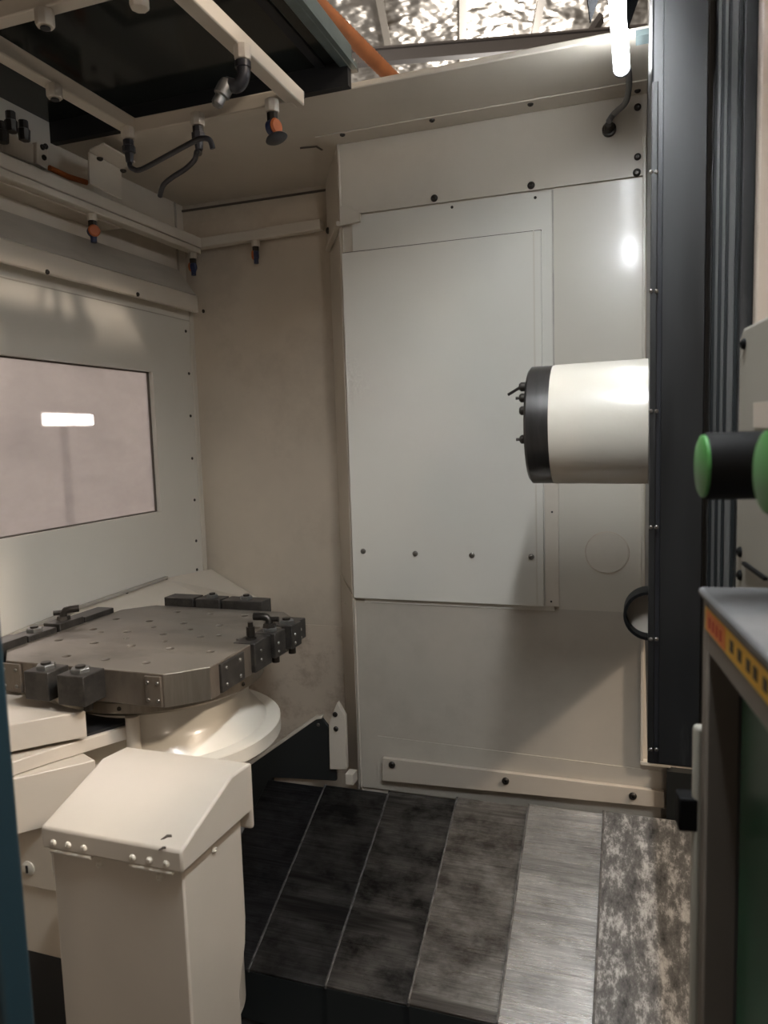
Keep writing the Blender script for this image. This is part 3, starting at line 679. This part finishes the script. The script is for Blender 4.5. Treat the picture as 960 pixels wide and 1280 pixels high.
B().prism([S(.055, .020, .02), S(.055, .026, .02), S(.055, .026, zt0 - .046), S(.055, .020, zt0 - .046)], u * (LEN - .06)).build('green_panel', 'green_panel', cab)
B().prism([S(-.003, -.004, zt0), S(-.003, .33, zt0), S(LEN, .33, zt0), S(LEN, -.004, zt0)], (0, 0, .008)).build('top_plate', 'cabinet_top', cab, .003)
# warning strip with its print
zs1, zs2 = zt0 - .006, zt0 - .026
def strip(a0, a1, name, material, off=.0006, z1=zs1, z2=zs2, par=cab):
    return B().prism([S(a0, 0, z1) - v * off, S(a1, 0, z1) - v * off, S(a1, 0, z2) - v * off, S(a0, 0, z2) - v * off], v * (off - .0001)).build(name, material, par)
ws = strip(.012, .40, 'warning_strip', 'label_yellow')
strip(.018, .085, 'warning_panel', 'label_orange', .0009, zs1 - .001, zs2 + .001, ws)
for k in range(4): strip(.028 + k * .013, .035 + k * .013, 'printed_character', 'label_red', .0012, zs1 - .006, zs2 + .005, ws)
for k in range(10):
    a_ = .10 + k * .021 + (k % 3) * .002
    strip(a_, a_ + .010, 'printed_character', 'label_ink', .0010, zs1 - .005, zs2 + .006, ws)
# edge gasket and latch on the far side
B().prism([S(-.012, -.006, .02), S(-.012, .02, .02), S(-.012, .02, onP(870, 900, S(-.012, 0, 1), -u).z), S(-.012, -.006, onP(866, 903, S(-.012, 0, 1), -u).z)], u * .012).build('edge_gasket', 'cabinet_panel', cab, .004)
lt = onP(852, 1006, S(-.02, 0, 1), -u)
B().prism([lt + v * a_ + Vector((0, 0, b_)) for a_, b_ in ((-.006, -.016), (.012, -.016), (.012, .016), (-.006, .016))], u * .02).build('latch', 'black_rubber', cab, .002)
# back board above with bolts
bb0 = .075
BO = S(.10, bb0, 0)
def BD(px_, py_): return onP(px_, py_, BO, v)
zbt = BD(932, 408).z
pa_ = BD(921, 600); 
bd = thing('station_board', S(.12, bb0, zt0 + .008), 'khaki back board rising behind the operator station', 'panel')
e = (pa_ - BO).dot(u)
B().prism([BO + u * a_ + Vector((0, 0, z_)) for a_, z_ in ((e, .7), (e, zbt - .01), (e + .015, zbt), (e + .32, zbt), (e + .32, zt0 + .009), (-.125, zt0 + .009), (-.125, .7))], v * .03).build('board', 'cabinet_panel', bd, .004)
for x, y in ((931, 430), (926, 690), (926, 719)):
    bolt(BD(x, y), -v, .006, 'black_rubber', bd)
nq = BD(952, 515)
B().prism([BD(944, 503), BD(975, 500), BD(975, 536), BD(944, 534)], -v * .002).build('paper_label', 'door_beige', bd)
B().prism([BD(932, 702), BD(960, 722), BD(960, 726), BD(932, 706)], -v * .004).build('cable_clip', 'black_rubber', bd)
# two green-capped black knobs
def knob(px_, py_, off, rad, label, length):
    c = onP(px_, py_, S(0, off, 0), v)
    k = thing('grip_knob', c, label, 'knob')
    B().lathe(c + v * .004, c + v * length, [(0, rad * .98), (.04, rad), (.9, rad), (1, rad * .96)], 40).build('grip', 'black_rubber', k, smooth=True)
    B().lathe(c, c + v * .006, [(0, rad * .80), (.3, rad * .93), (1, rad * .93)], 40).build('end_cap', 'green_cap', k, smooth=True)
    return c
kn1 = onP(873, 583, S(0, -.03, 0), v)
knob(874, 583, -.012, .0275, 'black grip knob with a green cap set back on the board', bb0 + .009)
knob(953, 590, -.004, .0275, 'black grip knob with a green cap at the front of the board', bb0 + .001)

# left door edge, near
ld = thing('front_door_edge', onY(20, 1200, .42), 'dark teal vertical front door edge', 'door')
YL = .42
x1_ = onY(45, 1270, YL + .03).x
B().box(x1_ - .016, x1_, YL, YL + .03, .3, 1.50).build('door_seal', 'teal_door', ld, .004)
B().box(x1_ - .16, x1_ - .0165, YL - .006, YL + .03, .3, 1.50).build('door_leaf', 'teal_light', ld, .003)

# ================================================================== ROOF GLASS
ZG = ZC + .055
rg = thing('roof_glass', (-1.1, 1.2, ZG), 'dark tinted roof glass in a grey metal frame above the pallet', 'roof panel')
xf = onZ(465, 108, ZG).x - .01
xA = -0.755
B().box(-1.72, xA - .004, .25, YC0 - .006, ZG, ZG + .008).build('glass_pane', 'black_glass', rg)
B().box(xA + .004, xf - .008, .25, YC0 - .006, ZG, ZG + .008).build('glass_pane', 'black_glass', rg)
B().box(xA - .012, xA + .012, .25, YC0 - .006, ZG - .004, ZG + .015).build('glazing_bar', 'dark', rg)
B().box(xf - .022, xf + .004, .25, YC0 - .004, ZG - .012, ZG + .045).build('frame_rail', 'frame_metal', rg, .003)
B().box(xf + .004, xf + .016, .25, YC0 - .004, ZG - .012, ZG - .002).build('frame_lip', 'frame_metal', rg)
B().box(-1.72, xf, YC0 - .028, YC0 - .005, ZC - .002, ZG + .02).build('front_rail', 'dark', rg)
B().box(-1.72, -1.70, .25, YC0, ZC, ZG + .02).build('side_rail', 'dark', rg)
for y_ in (.27,): B().box(-1.72, xf, y_ - .02, y_, ZG - .01, ZG + .03).build('rear_rail', 'dark', rg)
B().box(xf - .012, xf + .012, YC0 - .010, YC0 + .02, ZG - .01, ZG + .012).build('corner_clip', 'steel_fitting', rg, .002)

# hose over the soffit
h0 = onZ(388, -4, 2.62); h1 = onZ(499, 106, 2.56)
hs = [h0 + (h0 - h1) * .6]; n = 90
pts = [h0.lerp(h1, -0.5 + 1.52 * k / n) + Vector((0, 0, .0)) for k in range(n + 1)]
tag(B().tube(pts, .0195, 14, corr=.09).build('corrugated_hose', 'hose', smooth=True), 'orange brown corrugated hose lying over the roof edge', 'hose')

# ================================================================== TUBE LAMP
TZ = 2.345
te = onZ(777, 84, TZ); TX = te.x
ta = math.radians(249.5); nx_, nz_ = math.cos(ta), math.sin(ta); tx_, tz_ = -nz_, nx_
def tube_lamp(y0, y1, material, label):
    th = thing('tube_lamp', (TX, (y0 + y1) / 2, TZ), label, 'lamp', 'tube lamps in a row')
    def TP(a_, b_): return (TX + tx_ * a_ + nx_ * b_, y0 - .01, TZ + tz_ * a_ + nz_ * b_)
    tw, thh, tk = .037, .048, .002
    B().cyl((TX, y0, TZ), (TX, y1, TZ), .017, n=20).build('light_tube', material, th, smooth=True)
    prof = [TP(-tw, thh), TP(-tw, -.022), TP(tw, -.022), TP(tw, thh), TP(tw - tk, thh), TP(tw - tk, -.020), TP(-tw + tk, -.020), TP(-tw + tk, thh)]
    B().prism(prof, (0, y1 - y0 - (.27 if y1 > 1.2 else .01), 0)).build('lamp_trough', 'trough', th)
    for yy in (y0 - .008, y1 + .002):
        B().cyl((TX, yy, TZ), (TX, yy + .01, TZ), .0185, n=20).build('lamp_socket', 'rubber_grey', th, smooth=True)
    for yy in (y1 - .10, y0 + .05): B().box(TX + .03, .10, yy, yy + .04, TZ + .012, TZ + .024).build('bracket', 'frame_metal', th)
    return th
tl = tube_lamp(.98, te.y, 'tube_light', 'bright white tube lamp whose cable enters the end wall')
tube_lamp(.40, .94, 'near_tube_light', 'second tube lamp in line, above the door opening')
gl = onY(761, 158, YF - .03)
cp = [Vector((TX + .012, te.y + .010, TZ)), onY(786, 92, 1.95), onY(786, 110, 2.02), onY(782, 128, 2.07), onY(772, 138, 2.10), onY(766, 144, 2.115), gl + Vector((0, -.012, .008))]
def spline(P, per=8):
    out = []
    for i in range(len(P) - 1):
        p0_, p1_, p2_, p3_ = P[max(i - 1, 0)], P[i], P[i + 1], P[min(i + 2, len(P) - 1)]
        for k in range(per):
            t = k / per; out.append(.5 * ((2 * p1_) + (p2_ - p0_) * t + (2 * p0_ - 5 * p1_ + 4 * p2_ - p3_) * t * t + (-p0_ + 3 * p1_ - 3 * p2_ + p3_) * t ** 3))
    out.append(P[-1]); return out
B().tube(spline(cp), .0075, 12).build('supply_cable', 'rubber_grey', tl, smooth=True)
gland = thing('cable_gland', Vector((gl.x, YF, gl.z)), 'dark round cable gland on the end wall below the tube lamp', 'gland')
B().lathe((gl.x, YF - .001, gl.z), (gl.x, YF - .034, gl.z + .004), [(0, .018), (.3, .018), (.35, .013), (.8, .012), (1, .009)], 20).build('gland_body', 'bolt_dark', gland, smooth=True)

# ================================================================== COOLANT MANIFOLDS
def pipe_bar(a, b_, wdt, hgt, parent, name='square_tube', material='cream'):
    return B().beam(a, b_, wdt, hgt).build(name, material, parent, .003)
ZM = 2.335; s_ = .034
mf = thing('coolant_manifold', (-1.0, 1.4, ZM), 'cream square tube coolant manifold hung under the dark glass', 'manifold')
yD = 1.655; yC = 1.15; xB = -1.205; xA2 = -.760
# outer tubes along depth and across
pipe_bar((xB, .45, ZM), (xB, yD, ZM), s_, s_, mf)
pipe_bar((xA2, .45, ZM), (xA2, yD + .018, ZM), s_, s_, mf)
pipe_bar((xB - .018, yD, ZM - .001), (xA2 + .0, yD, ZM - .001), s_, s_, mf)
pipe_bar((-1.6, yC, ZM), (xA2, yC, ZM), s_ * .9, s_ * .9, mf)
B().box(xA2 - .014, xA2 + .014, yD + .005, yD + .03, ZM + .004, ZM + .02).build('end_plug', 'bolt_dark', mf, .002)
for (x_, y_) in ((xB, .5), (xA2, .6)):
    B().box(x_ - .006, x_ + .006, y_ - .006, y_ + .006, ZM, ZG).build('hanger', 'cream', mf)
def boss(p, parent, r=.015, h=.026):
    return B().lathe(p, Vector(p) + Vector((0, 0, -h)), [(0, r), (.85, r), (1, r * .9)], 8).build('outlet_boss', 'cream', parent, .001)
zmb = ZM - s_ / 2
def bossat(px_, py_, r=.017, h=.028):
    p = onZ(px_, py_, zmb - h / 2); p = Vector((p.x, p.y, zmb + .002)); boss(p, mf, r, h); return Vector((p.x, p.y, zmb - h))
b1 = bossat(56, 25); b2 = bossat(68, 116); b3 = bossat(303, 68); b4 = bossat(160, 168); b5 = bossat(247, 151); b6 = bossat(340, 134); b7 = bossat(174, 2)
for b_ in (b1, b2):
    B().lathe(b_ + Vector((0, 0, .0005)), b_ + Vector((0, 0, -.0015)), [(0, .009), (1, .009)], 14).build('outlet_hole', 'dark', mf)
# big elbow outlet
eb = thing('elbow_outlet', b3, 'grey elbow nozzle hanging from the manifold tube by the glass', 'nozzle')
B().lathe(b3, b3 + Vector((0, 0, -.012)), [(0, .016), (1, .016)], 16).build('collar', 'pipe_dark', eb, smooth=True)
zq_ = b3.z - .036
p2 = onZ(283, 105, zq_); p3 = onZ(272, 110, zq_ - .01)
B().tube(spline([b3 + Vector((0, 0, -.006)), b3 + Vector((0, 0, -.026)), b3.lerp(p2, .35) + Vector((0, 0, -.030)), p2 + Vector((0, 0, 0))]), .0135, 14).build('elbow_pipe', 'pipe_dark', eb, smooth=True)
B().lathe(p2 + Vector((.004, 0, .004)), p3 + Vector((-.006, 0, -.034)), [(0, .013), (.2, .016), (.55, .016), (.6, .011), (.9, .012), (1, .008)], 10).build('spray_nozzle', 'steel_fitting', eb, smooth=True)
# bent steel outlets
def bent(name, b_, pix, zs, label, r=.0062):
    th = thing(name, b_, label, 'pipe')
    B().lathe(b_, b_ + Vector((0, 0, -.052)), [(0, .013), (.25, .013), (.28, .016), (.55, .016), (.6, .011), (1, .009)], 8).build('compression_fitting', 'pipe_dark', th, smooth=True)
    P_ = [b_ + Vector((0, 0, -.045)), b_ + Vector((0, 0, -.060))] + [onZ(x, y, z) for (x, y), z in zip(pix, zs)]
    B().tube(spline(P_), r, 12).build('bent_pipe', 'pipe_dark', th, smooth=True)
z4 = b4.z - .070
bent('coolant_pipe', b4, ((166, 211), (176, 212), (205, 197), (240, 178), (252, 173), (262, 175), (266, 186)), (z4, z4 - .004, z4, z4 + .004, z4 + .006, z4 + .002, z4 - .016), 'long dark bent coolant pipe with a hooked end under the manifold')
z5 = b5.z - .075
bent('coolant_pipe', b5, ((246, 190), (243, 200), (232, 211), (215, 222), (204, 232), (200, 245)), (z5, z5 - .01, z5 - .02, z5 - .03, z5 - .04, z5 - .055), 'short dark bent coolant pipe pointing down to the soffit edge')

# swivel valves: navy body, orange ring
def valve(p, label, ang=0.0, s=1.0, flat=False):
    th = thing('swivel_nozzle', p, label, 'nozzle', 'blue and orange swivel nozzles')
    d = Vector((math.cos(ang), math.sin(ang), 0)); p = Vector(p)
    B().lathe(p, p + Vector((0, 0, -.016 * s)), [(0, .012 * s), (1, .012 * s)], 8).build('hex_collar', 'bolt_dark', th)
    c = p + Vector((0, 0, -.028 * s))
    B().lathe(c - d * .010 * s, c + d * .008 * s, [(0, .012 * s), (.2, .016 * s), (.8, .016 * s), (1, .013 * s)], 18).build('valve_body', 'blue_plastic', th, smooth=True)
    B().lathe(c + d * .0075 * s, c + d * .0145 * s, [(0, .015 * s), (.5, .0165 * s), (1, .013 * s)], 18).build('valve_ring', 'orange_plastic', th, smooth=True)
    if flat:
        e = c + Vector((0, 0, -.024 * s))
        B().lathe(c + Vector((0, 0, -.010)), e, [(0, .008), (1, .009)], 12).build('nozzle_stem', 'blue_plastic', th, smooth=True)
        B().lathe(e + Vector((.012, -.01, 0)), e + Vector((.014, -.01, -.006)), [(0, .024), (.6, .026), (1, .022)], 24).build('flat_spray_head', 'pipe_dark', th, smooth=True)
    else:
        B().lathe(c + Vector((0, 0, -.010 * s)), c + Vector((0, 0, -.030 * s)), [(0, .010 * s), (.5, .0085 * s), (1, .0085 * s)], 12).build('nozzle_tip', 'blue_plastic', th, smooth=True)
valve(b6, 'blue and orange swivel nozzle with a flat spray head under the manifold', math.radians(-20), 1.1, True)
# side manifold along door and recess
XE = -1.515
se = thing('side_manifold', (XE, 1.9, 2.27), 'cream square tube manifold along the side wall and recess', 'manifold')
e0 = onX(0, 205, XE); e1 = onX(240, 302, XE)
zE = e1.z
pipe_bar((XE, .45, zE), (XE, YR - .035, zE), .036, .036, se)
B().box(XE - .018, XE + .018, .45, YR - .055, zE - .040, zE - .020).build('lower_tube', 'cream', se, .003)
pipe_bar((XE - .018, YR - .035, zE), (-1.03, YR - .035, zE + .012), .034, .034, se)
for y_ in (1.35, 2.05): B().box(XW, XE, y_ - .012, y_ + .012, zE - .012, zE + .012).build('wall_bracket', 'cream', se)
for y_ in (1.7, ): B().box(XW, XE - .01, y_ - .30, y_ + .30, zE - .045, zE - .038).build('shelf_plate', 'cream_recess', se)
B().box(XE - .06, XE - .052, 1.5, 1.95, zE - .041, zE - .036).build('slot', 'dark', se)
def sboss(px_, py_, X=None, Y=None):
    zb2 = zE - .04 if X else zE - .012
    p = onX(px_, py_, X) if X else onY(px_, py_, Y)
    p = Vector((p.x, p.y, zb2 + .002)); boss(p, se, .015, .022); return p + Vector((0, 0, -.022))
v1 = sboss(114, 252, X=XE); v2 = sboss(240, 303, X=XE); v3 = sboss(319, 297, Y=YR - .035)
valve(v1, 'blue and orange swivel nozzle under the side tube above the door', math.radians(-35), 1.05)
valve(v2, 'blue and orange swivel nozzle at the corner of the side tube', math.radians(190), 1.0)
valve(v3, 'blue and orange swivel nozzle under the tube on the recess wall', math.radians(200), 1.0)
# bracket block and cable chain ends, upper left
ub = thing('hinge_bracket', onX(20, 185, -1.52), 'pale bracket plate with dark bolts above the side tube', 'bracket')
B().prism([onX(4, 164, -1.54), onX(42, 180, -1.54), onX(42, 205, -1.54), onX(4, 190, -1.54)], (-.02, 0, 0)).build('plate', 'cream', ub, .002)
B().prism([onX(46, 177, -1.54), onX(60, 186, -1.54), onX(60, 212, -1.54), onX(46, 204, -1.54)], (-.02, 0, 0)).build('bolt_plate', 'cream', ub, .002)
for x, y in ((53, 184), (55, 197), (57, 183)): bolt(onX(x, y, -1.538), NX, .0075, 'bolt_dark', ub)
for x, y in ((14, 155), (3, 168), (30, 166)):
    p = onX(x, y, -1.53); B().lathe(p + Vector((0, 0, .03)), p + Vector((0, 0, -.02)), [(0, .012), (.4, .012), (.45, .016), (1, .014)], 8).build('hose_fitting', 'bolt_dark', ub, smooth=True)
rr0 = onX(62, 210, -1.55); rr1 = onX(108, 228, -1.55)
tag(B().tube([rr0, rr0.lerp(rr1, .5) + Vector((0, 0, -.004)), rr1], .008, 10).build('red_hose', 'orange_plastic', smooth=True), 'short rust red hose behind the side tube', 'hose')
